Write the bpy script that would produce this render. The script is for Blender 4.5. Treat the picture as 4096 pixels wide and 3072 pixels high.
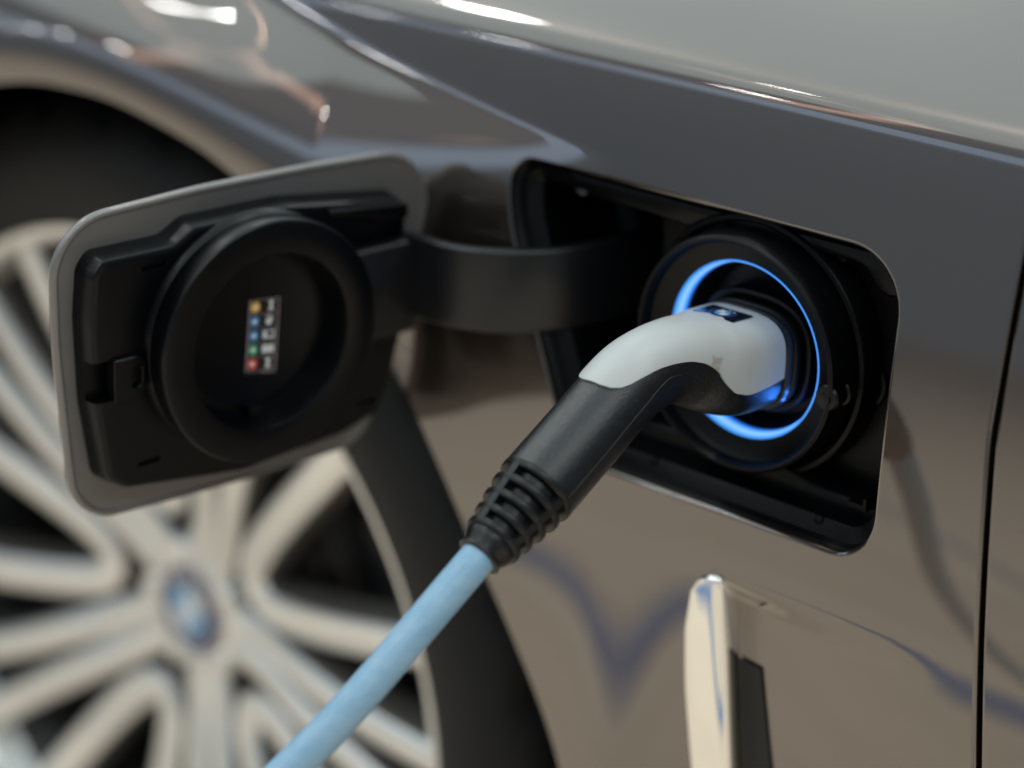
import bpy, bmesh, math, random
import numpy as np
from mathutils import Vector, Matrix, geometry
random.seed(4); np.random.seed(4)
PI = math.pi
scene = bpy.context.scene
for o in list(bpy.data.objects): bpy.data.objects.remove(o)
COL = scene.collection

# ------------------------------------------------------------------ camera
PITCH, YAW = math.radians(21.8), math.radians(47.0)
fh = Vector((-math.cos(YAW), math.sin(YAW), 0))
FWD = fh * math.cos(PITCH) + Vector((0, 0, -math.sin(PITCH)))
RIGHT = Vector((math.sin(YAW), math.cos(YAW), 0)); UP = RIGHT.cross(FWD)
cam_d = bpy.data.cameras.new('camera'); cam = bpy.data.objects.new('camera', cam_d); COL.objects.link(cam)
CAM = Vector((0.5946, -0.7862, 0.3760))
M = Matrix((RIGHT, UP, -FWD)).transposed().to_4x4(); M.translation = CAM
cam.matrix_world = M
cam_d.lens = 85; cam_d.sensor_width = 36; cam_d.clip_start = .05; cam_d.clip_end = 200
cam_d.dof.use_dof = True; cam_d.dof.focus_distance = 1.012; cam_d.dof.aperture_fstop = 2.8
scene.camera = cam
scene.render.resolution_x, scene.render.resolution_y = 1024, 768
scene.view_settings.view_transform = 'Standard'; scene.view_settings.look = 'None'
scene.view_settings.gamma = 1; scene.view_settings.exposure = 0.25
scene.view_settings.use_curve_mapping = False
try:
    scene.cycles.use_denoising = True; scene.cycles.max_bounces = 8
    scene.cycles.sample_clamp_indirect = 6
except Exception: pass

# ------------------------------------------------------------------ light: an exhibition hall
FLOOR_Z = -0.66
w = bpy.data.worlds.new('World'); scene.world = w; w.use_nodes = True
w.node_tree.nodes['Background'].inputs[0].default_value = (.72, .93, 1.14, 1)
w.node_tree.nodes['Background'].inputs[1].default_value = 0.22
def area(name, loc, target, sx, sy, rad, col, shape='RECTANGLE', roll=0):
    l = bpy.data.lights.new(name, 'AREA'); l.shape = shape; l.size = sx
    A = sx * sy
    if shape in ('RECTANGLE', 'ELLIPSE'): l.size_y = sy
    if shape == 'DISK': A = PI * sx * sx / 4
    l.energy = rad * PI * A; l.color = col
    o = bpy.data.objects.new(name, l); COL.objects.link(o); o.location = loc
    d = Vector(target) - Vector(loc)
    o.rotation_euler = (d.to_track_quat('-Z', 'Y').to_matrix() @ Matrix.Rotation(roll, 3, 'Z')).to_euler()
    return o
CEIL = 3.6
area('ceiling_light', (-1.4, 1.3, CEIL), (-1.4, 1.3, 0), 12, 12, .76, (.84, 1.0, .99))
# salmon light strips of the ceiling frame (a bent line over the front wheel)
def strip(p, q, wd, rad): 
    p, q = Vector(p), Vector(q); c = (p + q) / 2; L = (q - p).length; ang = math.atan2(q.y - p.y, q.x - p.x)
    o = area('ceiling_strip', (c.x, c.y, CEIL - .04), (c.x, c.y, 0), L, wd, rad, (1.0, .60, .43)); o.rotation_euler = (0, 0, ang); return o
for p_, q_, w_ in (((-3.04, -1.75), (-3.02, -3.0), .07), ((-2.96, -3.2), (-3.25, -4.1), .055), ((-3.25, -4.1), (-4.4, -5.75), .15), ((-4.4, -5.75), (-6.2, -8.0), .28)):
    strip((*p_, 0), (*q_, 0), w_ * 1.25, 1.7)
area('downlight', (-2.77, -1.95, CEIL - .06), (-2.77, -1.95, 0), .07, .07, 92, (1.0, .97, .93), 'DISK')
for x, y in [(-5.2, -6.3), (-7.9, -8.0), (-10.3, -9.5), (-13.0, -11.4), (-3.3, .45), (-3.1, 2.6), (-1.0, -2.4), (-1.5, -.4), (.4, 1.6), (-1.2, -4.6), (-1.6, 4.2), (-5.6, 1.6), (-6.0, -1.6), (3.2, -1.4), (2.6, -3.0), (4.2, .4), (2.2, .9), (4.4, -2.6)]:
    area('downlight', (x, y, CEIL - .06), (x, y, 0), .18 if x == -5.2 else .22, .22, 92, (1.0, .97, .93), 'DISK')
# cool lit display wall across the hall
area('display_wall', (-6.4, -8.3, 2.75), (0, 0, .3), 9, 1.0, .85, (.55, .74, 1.0))

# ------------------------------------------------------------------ materials
MAT = {}
def mat(name, color=(.5, .5, .5), rough=.5, metal=0, spec=.5, coat=0, coat_rough=.03, bump=None, emit=None, var=None):
    m = bpy.data.materials.new(name); m.use_nodes = True; nt = m.node_tree
    b = nt.nodes['Principled BSDF']; b.inputs['Base Color'].default_value = (*color, 1)
    b.inputs['Roughness'].default_value = rough; b.inputs['Metallic'].default_value = metal
    b.inputs['Specular IOR Level'].default_value = spec
    b.inputs['Coat Weight'].default_value = coat; b.inputs['Coat Roughness'].default_value = coat_rough
    tc = nt.nodes.new('ShaderNodeTexCoord')
    if var:       # (second colour, scale, low, high)
        n = nt.nodes.new('ShaderNodeTexNoise'); n.inputs['Scale'].default_value = var[1]; n.inputs['Detail'].default_value = 6
        r = nt.nodes.new('ShaderNodeMapRange'); r.inputs['From Min'].default_value = var[2]; r.inputs['From Max'].default_value = var[3]
        x = nt.nodes.new('ShaderNodeMix'); x.data_type = 'RGBA'
        x.inputs['A'].default_value = (*color, 1); x.inputs['B'].default_value = (*var[0], 1)
        nt.links.new(tc.outputs['Object'], n.inputs['Vector']); nt.links.new(n.outputs['Fac'], r.inputs['Value'])
        nt.links.new(r.outputs['Result'], x.inputs['Factor']); nt.links.new(x.outputs['Result'], b.inputs['Base Color'])
    if bump:      # (scale, strength, distance)
        n = nt.nodes.new('ShaderNodeTexNoise'); n.inputs['Scale'].default_value = bump[0]; n.inputs['Detail'].default_value = 3
        u = nt.nodes.new('ShaderNodeBump'); u.inputs['Strength'].default_value = bump[1]; u.inputs['Distance'].default_value = bump[2]
        nt.links.new(tc.outputs['Object'], n.inputs['Vector']); nt.links.new(n.outputs['Fac'], u.inputs['Height'])
        nt.links.new(u.outputs['Normal'], b.inputs['Normal'])
    if emit:
        b.inputs['Emission Color'].default_value = (*emit[0], 1); b.inputs['Emission Strength'].default_value = emit[1]
    MAT[name] = m; return m
mat('paint', (.098, .073, .058), .30, .9, .5, 1.0, .012); MAT['paint'].node_tree.nodes['Principled BSDF'].inputs['Coat IOR'].default_value = 2.10
mat('paint_inside', (.20, .185, .175), .42, .45, .5, .4, .12)
mat('arm_plastic', (.0045, .0048, .0065), .34, 0, .5, bump=(1800, .1, .0003))
mat('black_plastic', (.0010, .0012, .0020), .30, 0, .27, bump=(2600, .12, .0003))
mat('port_plastic', (.0015, .0015, .0022), .36, 0, .20, bump=(1500, .1, .0003))
mat('deep_black', (.003, .003, .004), .7, 0, .2)
mat('handle_plastic', (.007, .0075, .009), .33, 0, .62, bump=(1000, .45, .0005), var=((.03, .031, .034), 420, .62, .74))
mat('relief_rubber', (.006, .0058, .0058), .34, 0, .42, bump=(900, .1, .0003))
mat('rubber', (.017, .0168, .017), .55, 0, .16, bump=(400, .25, .001))
mat('liner', (.002, .002, .002), .9, 0, .1)
mat('chrome', (.88, .86, .82), .05, 1.0)
mat('steel', (.20, .185, .175), .36, 1.0)
mat('dark_steel', (.10, .10, .10), .5, .7)
mat('rim_silver', (.80, .785, .75), .28, .6, .5, .8, .05)
mat('rim_pocket', (.16, .145, .135), .4, .5, .5, .4, .1)
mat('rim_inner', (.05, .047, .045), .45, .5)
mat('screw_grey', (.10, .10, .105), .4, .3)
def ring_material():
    m = bpy.data.materials.new('light_ring'); m.use_nodes = True; nt = m.node_tree; b = nt.nodes['Principled BSDF']
    b.inputs['Base Color'].default_value = (.1, .2, .5, 1); b.inputs['Roughness'].default_value = .3
    tc = nt.nodes.new('ShaderNodeTexCoord'); sx = nt.nodes.new('ShaderNodeSeparateXYZ'); nt.links.new(tc.outputs['Object'], sx.inputs[0])
    mr = nt.nodes.new('ShaderNodeMapRange'); mr.inputs['From Min'].default_value = .0110; mr.inputs['From Max'].default_value = .0180; nt.links.new(sx.outputs['Y'], mr.inputs['Value'])
    cr = nt.nodes.new('ShaderNodeValToRGB'); el = cr.color_ramp.elements
    el[0].position = 0; el[0].color = (.01, .19, .80, 1); el[1].position = 1; el[1].color = (.004, .11, .62, 1)
    for p, c in ((.14, (.05, .34, .90)), (.42, (.27, .55, .97)), (.60, (.23, .50, .94)), (.84, (.03, .27, .84))): e = el.new(p); e.color = (*c, 1)
    nt.links.new(mr.outputs['Result'], cr.inputs['Fac']); nt.links.new(cr.outputs['Color'], b.inputs['Emission Color']); b.inputs['Emission Strength'].default_value = .95
    MAT['light_ring'] = m
ring_material()
mat('print_black', (.006, .006, .007), .35)
mat('print_line', (.42, .33, .35), .5)
mat('print_white', (.75, .74, .74), .5)
mat('print_yellow', (.80, .42, .02), .5)
mat('print_blue', (.015, .22, .50), .5)
mat('print_green', (.02, .36, .16), .5)
mat('print_red', (.72, .07, .025), .5)
mat('badge_black', (.006, .010, .020), .18, 0, .5, .6)
mat('badge_blue', (.08, .33, .62), .25, 0, .5, .5)
mat('badge_navy', (.010, .035, .12), .2, 0, .5, .6)
mat('badge_white', (.78, .80, .82), .25, 0, .5, .5)
mat('badge_silver', (.60, .56, .60), .25, .8)

def cover_material():
    m = bpy.data.materials.new('cover_white'); m.use_nodes = True; nt = m.node_tree; b = nt.nodes['Principled BSDF']
    b.inputs['Roughness'].default_value = .40; b.inputs['Specular IOR Level'].default_value = .45
    tc = nt.nodes.new('ShaderNodeTexCoord')
    # grime: a few brownish smudges plus a soft general soiling
    n1 = nt.nodes.new('ShaderNodeTexNoise'); n1.inputs['Scale'].default_value = 38; n1.inputs['Detail'].default_value = 5
    r1 = nt.nodes.new('ShaderNodeMapRange'); r1.inputs['From Min'].default_value = .45; r1.inputs['From Max'].default_value = .80; r1.inputs['To Max'].default_value = .35
    nt.links.new(tc.outputs['Object'], n1.inputs['Vector']); nt.links.new(n1.outputs['Fac'], r1.inputs['Value'])
    mx = nt.nodes.new('ShaderNodeMix'); mx.data_type = 'RGBA'
    mx.inputs['A'].default_value = (.47, .48, .47, 1); mx.inputs['B'].default_value = (.38, .34, .30, 1)
    nt.links.new(r1.outputs['Result'], mx.inputs['Factor'])
    # one scuff mark on the flank
    d = nt.nodes.new('ShaderNodeVectorMath'); d.operation = 'DISTANCE'; d.inputs[1].default_value = SCUFF
    nz = nt.nodes.new('ShaderNodeTexNoise'); nz.inputs['Scale'].default_value = 420; nz.inputs['Detail'].default_value = 4
    ad = nt.nodes.new('ShaderNodeMath'); ad.operation = 'MULTIPLY_ADD'; ad.inputs[1].default_value = .0075; ad.inputs[2].default_value = -.0030
    nt.links.new(tc.outputs['Object'], nz.inputs['Vector']); nt.links.new(nz.outputs['Fac'], ad.inputs[0])
    nt.links.new(tc.outputs['Object'], d.inputs[0])
    sm = nt.nodes.new('ShaderNodeMath'); sm.operation = 'ADD'
    nt.links.new(d.outputs['Value'], sm.inputs[0]); nt.links.new(ad.outputs[0], sm.inputs[1])
    r2 = nt.nodes.new('ShaderNodeMapRange'); r2.inputs['From Min'].default_value = .0046; r2.inputs['From Max'].default_value = .0028; r2.inputs['To Max'].default_value = .75
    nt.links.new(sm.outputs[0], r2.inputs['Value'])
    m2 = nt.nodes.new('ShaderNodeMix'); m2.data_type = 'RGBA'; m2.inputs['B'].default_value = (.30, .26, .22, 1)
    nt.links.new(mx.outputs['Result'], m2.inputs['A']); nt.links.new(r2.outputs['Result'], m2.inputs['Factor'])
    nt.links.new(m2.outputs['Result'], b.inputs['Base Color'])
    bn = nt.nodes.new('ShaderNodeTexNoise'); bn.inputs['Scale'].default_value = 1300
    bp = nt.nodes.new('ShaderNodeBump'); bp.inputs['Strength'].default_value = .12; bp.inputs['Distance'].default_value = .0004
    nt.links.new(tc.outputs['Object'], bn.inputs['Vector']); nt.links.new(bn.outputs['Fac'], bp.inputs['Height']); nt.links.new(bp.outputs['Normal'], b.inputs['Normal'])
    MAT['cover_white'] = m
SCUFF = (.0120, -.0340, .0065)
cover_material()

def cable_material():
    m = bpy.data.materials.new('cable_blue'); m.use_nodes = True; nt = m.node_tree; b = nt.nodes['Principled BSDF']
    b.inputs['Roughness'].default_value = .42
    tc = nt.nodes.new('ShaderNodeTexCoord')
    mp = nt.nodes.new('ShaderNodeMapping'); mp.inputs['Rotation'].default_value = (math.radians(-42), 0, math.radians(20)); mp.inputs['Scale'].default_value = (1, .22, 1)
    nt.links.new(tc.outputs['Object'], mp.inputs['Vector'])
    n = nt.nodes.new('ShaderNodeTexNoise'); n.inputs['Scale'].default_value = 130; n.inputs['Detail'].default_value = 7; n.inputs['Roughness'].default_value = .62
    nt.links.new(mp.outputs[0], n.inputs['Vector'])
    cr = nt.nodes.new('ShaderNodeValToRGB'); cr.color_ramp.elements[0].position = .34; cr.color_ramp.elements[0].color = (.215, .385, .545, 1)
    cr.color_ramp.elements[1].position = .70; cr.color_ramp.elements[1].color = (.315, .47, .59, 1)
    e = cr.color_ramp.elements.new(.5); e.color = (.265, .43, .572, 1)
    nt.links.new(n.outputs['Fac'], cr.inputs['Fac'])
    n2 = nt.nodes.new('ShaderNodeTexNoise'); n2.inputs['Scale'].default_value = 95; n2.inputs['Detail'].default_value = 8
    nt.links.new(tc.outputs['Object'], n2.inputs['Vector'])
    r = nt.nodes.new('ShaderNodeMapRange'); r.inputs['From Min'].default_value = .70; r.inputs['From Max'].default_value = .80; r.inputs['To Max'].default_value = .7
    nt.links.new(n2.outputs['Fac'], r.inputs['Value'])
    mx = nt.nodes.new('ShaderNodeMix'); mx.data_type = 'RGBA'; mx.inputs['B'].default_value = (.07, .10, .14, 1)
    nt.links.new(r.outputs['Result'], mx.inputs['Factor']); nt.links.new(cr.outputs['Color'], mx.inputs['A'])
    nt.links.new(mx.outputs['Result'], b.inputs['Base Color'])
    bp = nt.nodes.new('ShaderNodeBump'); bp.inputs['Strength'].default_value = .15; bp.inputs['Distance'].default_value = .0006
    nt.links.new(n2.outputs['Fac'], bp.inputs['Height']); nt.links.new(bp.outputs['Normal'], b.inputs['Normal'])
    MAT['cable_blue'] = m
cable_material()

def floor_material():
    m = bpy.data.materials.new('floor'); m.use_nodes = True; nt = m.node_tree; b = nt.nodes['Principled BSDF']
    b.inputs['Roughness'].default_value = .5
    tc = nt.nodes.new('ShaderNodeTexCoord')
    n = nt.nodes.new('ShaderNodeTexNoise'); n.inputs['Scale'].default_value = 1.6; n.inputs['Detail'].default_value = 6
    mp = nt.nodes.new('ShaderNodeMapping'); mp.inputs['Scale'].default_value = (.5, 4, 1)
    nt.links.new(tc.outputs['Object'], mp.inputs['Vector']); nt.links.new(mp.outputs[0], n.inputs['Vector'])
    cr = nt.nodes.new('ShaderNodeValToRGB'); cr.color_ramp.elements[0].position = .3; cr.color_ramp.elements[0].color = (.72, .56, .42, 1)
    cr.color_ramp.elements[1].position = .7; cr.color_ramp.elements[1].color = (.88, .71, .55, 1)
    nt.links.new(n.outputs['Fac'], cr.inputs['Fac']); nt.links.new(cr.outputs['Color'], b.inputs['Base Color'])
    MAT['floor'] = m
floor_material()

# ------------------------------------------------------------------ helpers
def link(name, me, mats, parent=None, matrix=None, sharp=40, kind=None, label=None):
    for mm in (mats if isinstance(mats, (list, tuple)) else [mats]): me.materials.append(MAT[mm])
    o = bpy.data.objects.new(name, me); COL.objects.link(o)
    if sharp is not None:
        me.polygons.foreach_set('use_smooth', [True] * len(me.polygons))
        if sharp < 180: me.set_sharp_from_angle(angle=math.radians(sharp))
    if parent: o.parent = parent
    if matrix is not None: o.matrix_local = matrix
    if kind: o['kind'] = kind
    if label: o['label'] = label
    return o
def mesh(name, V, F, idx=None):
    me = bpy.data.meshes.new(name); me.from_pydata([tuple(map(float, v)) for v in V], [], F)
    if idx is not None: me.polygons.foreach_set('material_index', idx)
    me.update(); return me
def recalc(me):
    b = bmesh.new(); b.from_mesh(me); bmesh.ops.remove_doubles(b, verts=b.verts, dist=1e-7)
    bmesh.ops.recalc_face_normals(b, faces=b.faces); b.to_mesh(me); b.free(); me.update(); return me
def empty(name, loc=(0, 0, 0), parent=None):
    o = bpy.data.objects.new(name, None); COL.objects.link(o); o.location = loc; o.empty_display_size = .02
    if parent: o.parent = parent
    return o
class MB:
    def __init__(s): s.V, s.F, s.I = [], [], []
    def add(s, V, F, mi=0):
        k = len(s.V); s.V += [tuple(map(float, v)) for v in V]; s.F += [tuple(i + k for i in f) for f in F]; s.I += [mi] * len(F); return s
    def box(s, lo, hi, mi=0):
        x0, y0, z0 = lo; x1, y1, z1 = hi
        return s.add([(x0,y0,z0),(x1,y0,z0),(x1,y1,z0),(x0,y1,z0),(x0,y0,z1),(x1,y0,z1),(x1,y1,z1),(x0,y1,z1)],
                     [(0,3,2,1),(4,5,6,7),(0,1,5,4),(1,2,6,5),(2,3,7,6),(3,0,4,7)], mi)
    def loft(s, loops, cap0=True, cap1=True, closed=True, mi=0):
        n = len(loops[0]); V = [p for L in loops for p in L]; F = []
        for j in range(len(loops) - 1):
            for i in range(n if closed else n - 1):
                a, b_ = j * n + i, j * n + (i + 1) % n
                F.append((a, b_, b_ + n, a + n))
        if cap0: F.append(tuple(range(n - 1, -1, -1)))
        if cap1: F.append(tuple((len(loops) - 1) * n + i for i in range(n)))
        return s.add(V, F, mi)
    def mesh(s, name): return recalc(mesh(name, s.V, s.F, s.I)) if len(set(s.I)) <= 1 else s.mesh_multi(name)
    def mesh_multi(s, name):
        me = mesh(name, s.V, s.F, s.I); b = bmesh.new(); b.from_mesh(me); bmesh.ops.recalc_face_normals(b, faces=b.faces); b.to_mesh(me); b.free(); return me
def lathe(profile, axis='y', n=64, center=(0, 0, 0), close=False):
    """profile of (radius, height); revolved round the y axis"""
    loops = []
    for r, h in profile:
        loops.append([(center[0] + r * math.cos(2*PI*i/n), center[1] + h, center[2] + r * math.sin(2*PI*i/n)) for i in range(n)])
    if close: loops.append(loops[0])
    m = MB(); m.loft(loops, cap0=not close, cap1=not close); return m
def inset2(P, d):
    """inset closed ccw 2-D outline by d along vertex normals"""
    P = np.asarray(P, float); a = np.roll(P, 1, 0); b = np.roll(P, -1, 0)
    e1 = P - a; e2 = b - P
    e1 /= np.linalg.norm(e1, axis=1)[:, None] + 1e-12; e2 /= np.linalg.norm(e2, axis=1)[:, None] + 1e-12
    n = np.stack([-(e1 + e2)[:, 1], (e1 + e2)[:, 0]], 1); n /= np.linalg.norm(n, axis=1)[:, None] + 1e-12
    c = np.clip(n[:, 0] * -e1[:, 1] + n[:, 1] * e1[:, 0], .5, 1)
    return P + n * (d / c)[:, None]
def ccw(P):
    P = np.asarray(P, float); x, y = P[:, 0], P[:, 1]
    return P if np.sum(x * np.roll(y, -1) - y * np.roll(x, -1)) > 0 else P[::-1].copy()
def rounded(P, radii, seg=8):
    """polygon with rounded corners"""
    P0 = np.asarray(P, float); n = len(P0); out = []
    if np.isscalar(radii): radii = [radii] * n
    P = ccw(P0)
    if not np.allclose(P, P0): radii = list(radii)[::-1]
    for i in range(n):
        p = P[i]; a = P[i - 1] - p; b = P[(i + 1) % n] - p; la, lb = np.linalg.norm(a), np.linalg.norm(b); a /= la; b /= lb
        ang = math.acos(np.clip(a @ b, -1, 1)); r = radii[i]
        t = min(r / math.tan(ang / 2), la * .48, lb * .48); r = t * math.tan(ang / 2)
        bis = (a + b); bis /= np.linalg.norm(bis) + 1e-12; c = p + bis * (r / math.sin(ang / 2))
        s0 = p + a * t - c; s1 = p + b * t - c
        a0 = math.atan2(s0[1], s0[0]); a1 = math.atan2(s1[1], s1[0]); d = (a1 - a0 + PI) % (2 * PI) - PI
        for k in range(seg + 1):
            q = a0 + d * k / seg; out.append(c + r * np.array([math.cos(q), math.sin(q)]))
    return np.array(out)
def resample(P, step, closed=True):
    P = np.asarray(P, float); Q = np.vstack([P, P[:1]]) if closed else P
    s = np.concatenate([[0], np.cumsum(np.linalg.norm(np.diff(Q, axis=0), axis=1))]); n = max(3, int(round(s[-1] / step)))
    t = np.linspace(0, s[-1], n + (0 if closed else 1), endpoint=not closed)
    return np.stack([np.interp(t, s, Q[:, k]) for k in range(Q.shape[1])], 1)
def spline(P, n=12):
    """Catmull-Rom through open point list"""
    P = np.asarray(P, float); Q = np.vstack([2*P[0]-P[1], P, 2*P[-1]-P[-2]]); out = []
    for i in range(1, len(Q) - 2):
        for k in range(n):
            t = k / n; a, b, c, d = Q[i-1], Q[i], Q[i+1], Q[i+2]
            out.append(.5 * (2*b + (c-a)*t + (2*a-5*b+4*c-d)*t*t + (3*b-a-3*c+d)*t**3))
    out.append(P[-1]); return np.array(out)
def prism(outline, profile, mi=0, cap0=True, cap1=True):
    """outline in (x,z); profile of (inset, y) from the bottom up"""
    o = ccw(outline); loops = []
    for d, y in profile:
        q = inset2(o, d) if abs(d) > 1e-9 else o
        loops.append([(p[0], y, p[1]) for p in q])
    return MB().loft(loops, cap0, cap1, mi=mi)
def tube(path, r, n=24, caps=True):
    P = np.asarray(path, float); T = np.gradient(P, axis=0); T /= np.linalg.norm(T, axis=1)[:, None]
    u = np.cross(T[0], [0, 0, 1.]);
    if np.linalg.norm(u) < 1e-3: u = np.array([1., 0, 0])
    u /= np.linalg.norm(u); loops = []
    for i in range(len(P)):
        u = u - T[i] * (u @ T[i]); u /= np.linalg.norm(u); v = np.cross(T[i], u)
        ri = r[i] if hasattr(r, '__len__') else r
        loops.append([P[i] + ri * (u * math.cos(2*PI*k/n) + v * math.sin(2*PI*k/n)) for k in range(n)])
    return MB().loft(loops, caps, caps)
def glyph(ch, size):
    c = bpy.data.curves.new('t', 'FONT'); c.body = ch; c.size = size; c.align_x = 'CENTER'; c.align_y = 'CENTER'
    o = bpy.data.objects.new('t', c); COL.objects.link(o)
    dg = bpy.context.evaluated_depsgraph_get(); me = bpy.data.meshes.new_from_object(o.evaluated_get(dg))
    V = [tuple(v.co) for v in me.vertices]; F = [tuple(p.vertices) for p in me.polygons]
    bpy.data.objects.remove(o); bpy.data.meshes.remove(me); bpy.data.curves.remove(c); return V, F

# ------------------------------------------------------------------ floor
fm = MB(); fm.box((-22, -22, FLOOR_Z - .05), (22, 22, FLOOR_Z))
fl = link('floor', fm.mesh('floor'), 'floor'); fl['kind'] = 'structure'; fl['label'] = 'light warm brown hall floor under the car'

mat('floor_blue', (.06, .16, .36), .45, var=((.09, .21, .42), 6, .4, .7))
fb = MB(); fb.box((-9, -1.15, FLOOR_Z - .01), (6, -1.06, FLOOR_Z + .003))
fo = link('floor_marking', fb.mesh('floor_marking'), 'floor_blue'); fo['kind'] = 'structure'; fo['label'] = 'blue bay line on the floor beside the car'

# ------------------------------------------------------------------ body surface S(x, v): v runs up the panel
ARC = (-.437, -.323); RARCH = .360
_tv = np.array([-.62,-.35,-.2,-.112,-.05,0,.05,.09,.106,.112,.117,.122,.132,.20,.40,.75])
_ta = np.array([-6,-3,0,3,7,10,12.5,14,16,32,52,60,63,66,74,80])
_v = np.linspace(-.62, .75, 2741)
_a = np.radians(np.interp(_v, _tv, _ta)); _a = np.convolve(np.pad(_a, 4, 'edge'), np.ones(9) / 9, 'valid')
_y = np.concatenate([[0], np.cumsum((np.sin(_a[1:]) + np.sin(_a[:-1])) / 2 * np.diff(_v))])
_z = np.concatenate([[0], np.cumsum((np.cos(_a[1:]) + np.cos(_a[:-1])) / 2 * np.diff(_v))])
_y -= np.interp(0, _v, _y); _z -= np.interp(0, _v, _z)
def sst(t): t = np.clip(t, 0, 1); return t * t * (3 - 2 * t)
def valley(x): q = np.clip(-.0935 - x, 0, .5); return .0672 + .075 * q + .30 * q * q
def bulge(x, v):
    ta = np.clip((-.080 - x) / .42, 0, 1); lowf = sst((v + .06) / .10); a = .044 * ((.45 * ta * np.minimum(1, ta / .05) + .55 * sst(ta)) * lowf + sst(ta) * (1 - lowf)); vv = valley(x)
    dx = np.clip(abs(x - ARC[0]), 0, .32); lip = ARC[1] + np.sqrt((RARCH + .012) ** 2 - dx ** 2)
    lip = np.where(x > ARC[0] + .12, np.minimum(lip, vv - .07), lip) - .035 * sst((x + .46) / .26)
    t = (vv - v) / np.clip(vv - lip, .03, .030 + .45 * np.clip(-.088 - x, 0, 1)); ts = .5 * (t + np.sqrt(t * t + .0022)); pw = 2.3 + .8 * sst((x + .30) / .14)
    return a * (1 - np.clip(1 - ts, 0, None) ** pw)
def trim_x(v): return .0015 + (-.107 - v) * .095        # rear edge of the bright trim
def scoop(x, v):
    d = .011 * np.clip(1 - (x - trim_x(v)) / .125, 0, 1) ** 2.2
    return d * sst((-.1045 - v) / .016) * sst((x - trim_x(v) + .007) / .006)
def S(x, v):
    x = np.asarray(x, float); v = np.asarray(v, float)
    d_ = np.clip(-.080 - v, 0, .3); flare = np.where(d_ < .12, .40 * d_ * d_, .00576 + .096 * (d_ - .12)) * np.exp(-((x + .066) / .045) ** 2)
    rr = np.hypot(x - ARC[0], np.interp(v, _v, _z) - ARC[1]) - (RARCH + .004)
    flare = flare - .0050 * np.clip(1 - rr / .036, 0, 1.3) ** 2 * sst((v + .08) / .08)
    y = np.interp(v, _v, _y) - bulge(x, v) + scoop(x, v) - flare; z = np.interp(v, _v, _z)
    return np.stack([x + 0 * v, y, z + 0 * x], -1)
def SN(x, v, e=4e-4):
    a = S(x + e, v) - S(x - e, v); b = S(x, v + e) - S(x, v - e)
    n = np.cross(b, a); n /= np.linalg.norm(n, axis=-1)[..., None]
    n[n[..., 1] > 0] *= -1
    return n
def inpoly(P, poly):
    x, y = P[:, 0], P[:, 1]; c = np.zeros(len(P), bool); px, py = poly[:, 0], poly[:, 1]; qx, qy = np.roll(px, 1), np.roll(py, 1)
    for a, b, c2, d in zip(px, py, qx, qy):
        m = ((b > y) != (d > y)); 
        if d != b: c ^= m & (x < (c2 - a) * (y - b) / (d - b) + a)
    return c
def dist_poly(P, poly):
    best = np.full(len(P), 9.); T = np.vstack([poly, poly[:1]])
    for i in range(len(poly)):
        lo = np.minimum(T[i], T[i+1]) - .004; hi = np.maximum(T[i], T[i+1]) + .004
        k = np.where(np.all((P > lo) & (P < hi), 1))[0]
        if len(k):
            a = T[i]; d = T[i+1] - a; t = np.clip(((P[k] - a) @ d) / (d @ d), 0, 1)
            best[k] = np.minimum(best[k], np.linalg.norm(P[k] - a - t[:, None] * d, axis=1))
    return best

OPEN = rounded([(-.1475, .0588), (.0735, .0588), (.0795, -.0772), (-.0920, -.0772), (-.1050, -.0520), (-.1425, .030)], [.026, .030, .022, .022, .12, .12], 10)
OPEN = ccw(resample(OPEN, .003))
arch = [(-.068, -.50), (-.070, -.36), (-.076, -.285), (-.085, -.238), (-.119, -.184), (-.1435, -.1465), (-.174, -.0975), (-.197, -.066), (-.240, -.029), (-.285, .000),
        (-.321, .0185), (-.348, .029), (-.399, .041), (-.437, .0435)]
arch = arch + [(-.874 - x, v) for x, v in arch[-2::-1]]
ARCH = resample(spline(arch, 8), .006, closed=False)
ARCH_POLY = ccw(ARCH)
def seam_x(v): return .1230 + .095 * np.clip(-.005 - v, 0, 1) * 1.0 - .01 * np.clip(v, 0, 1)

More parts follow.
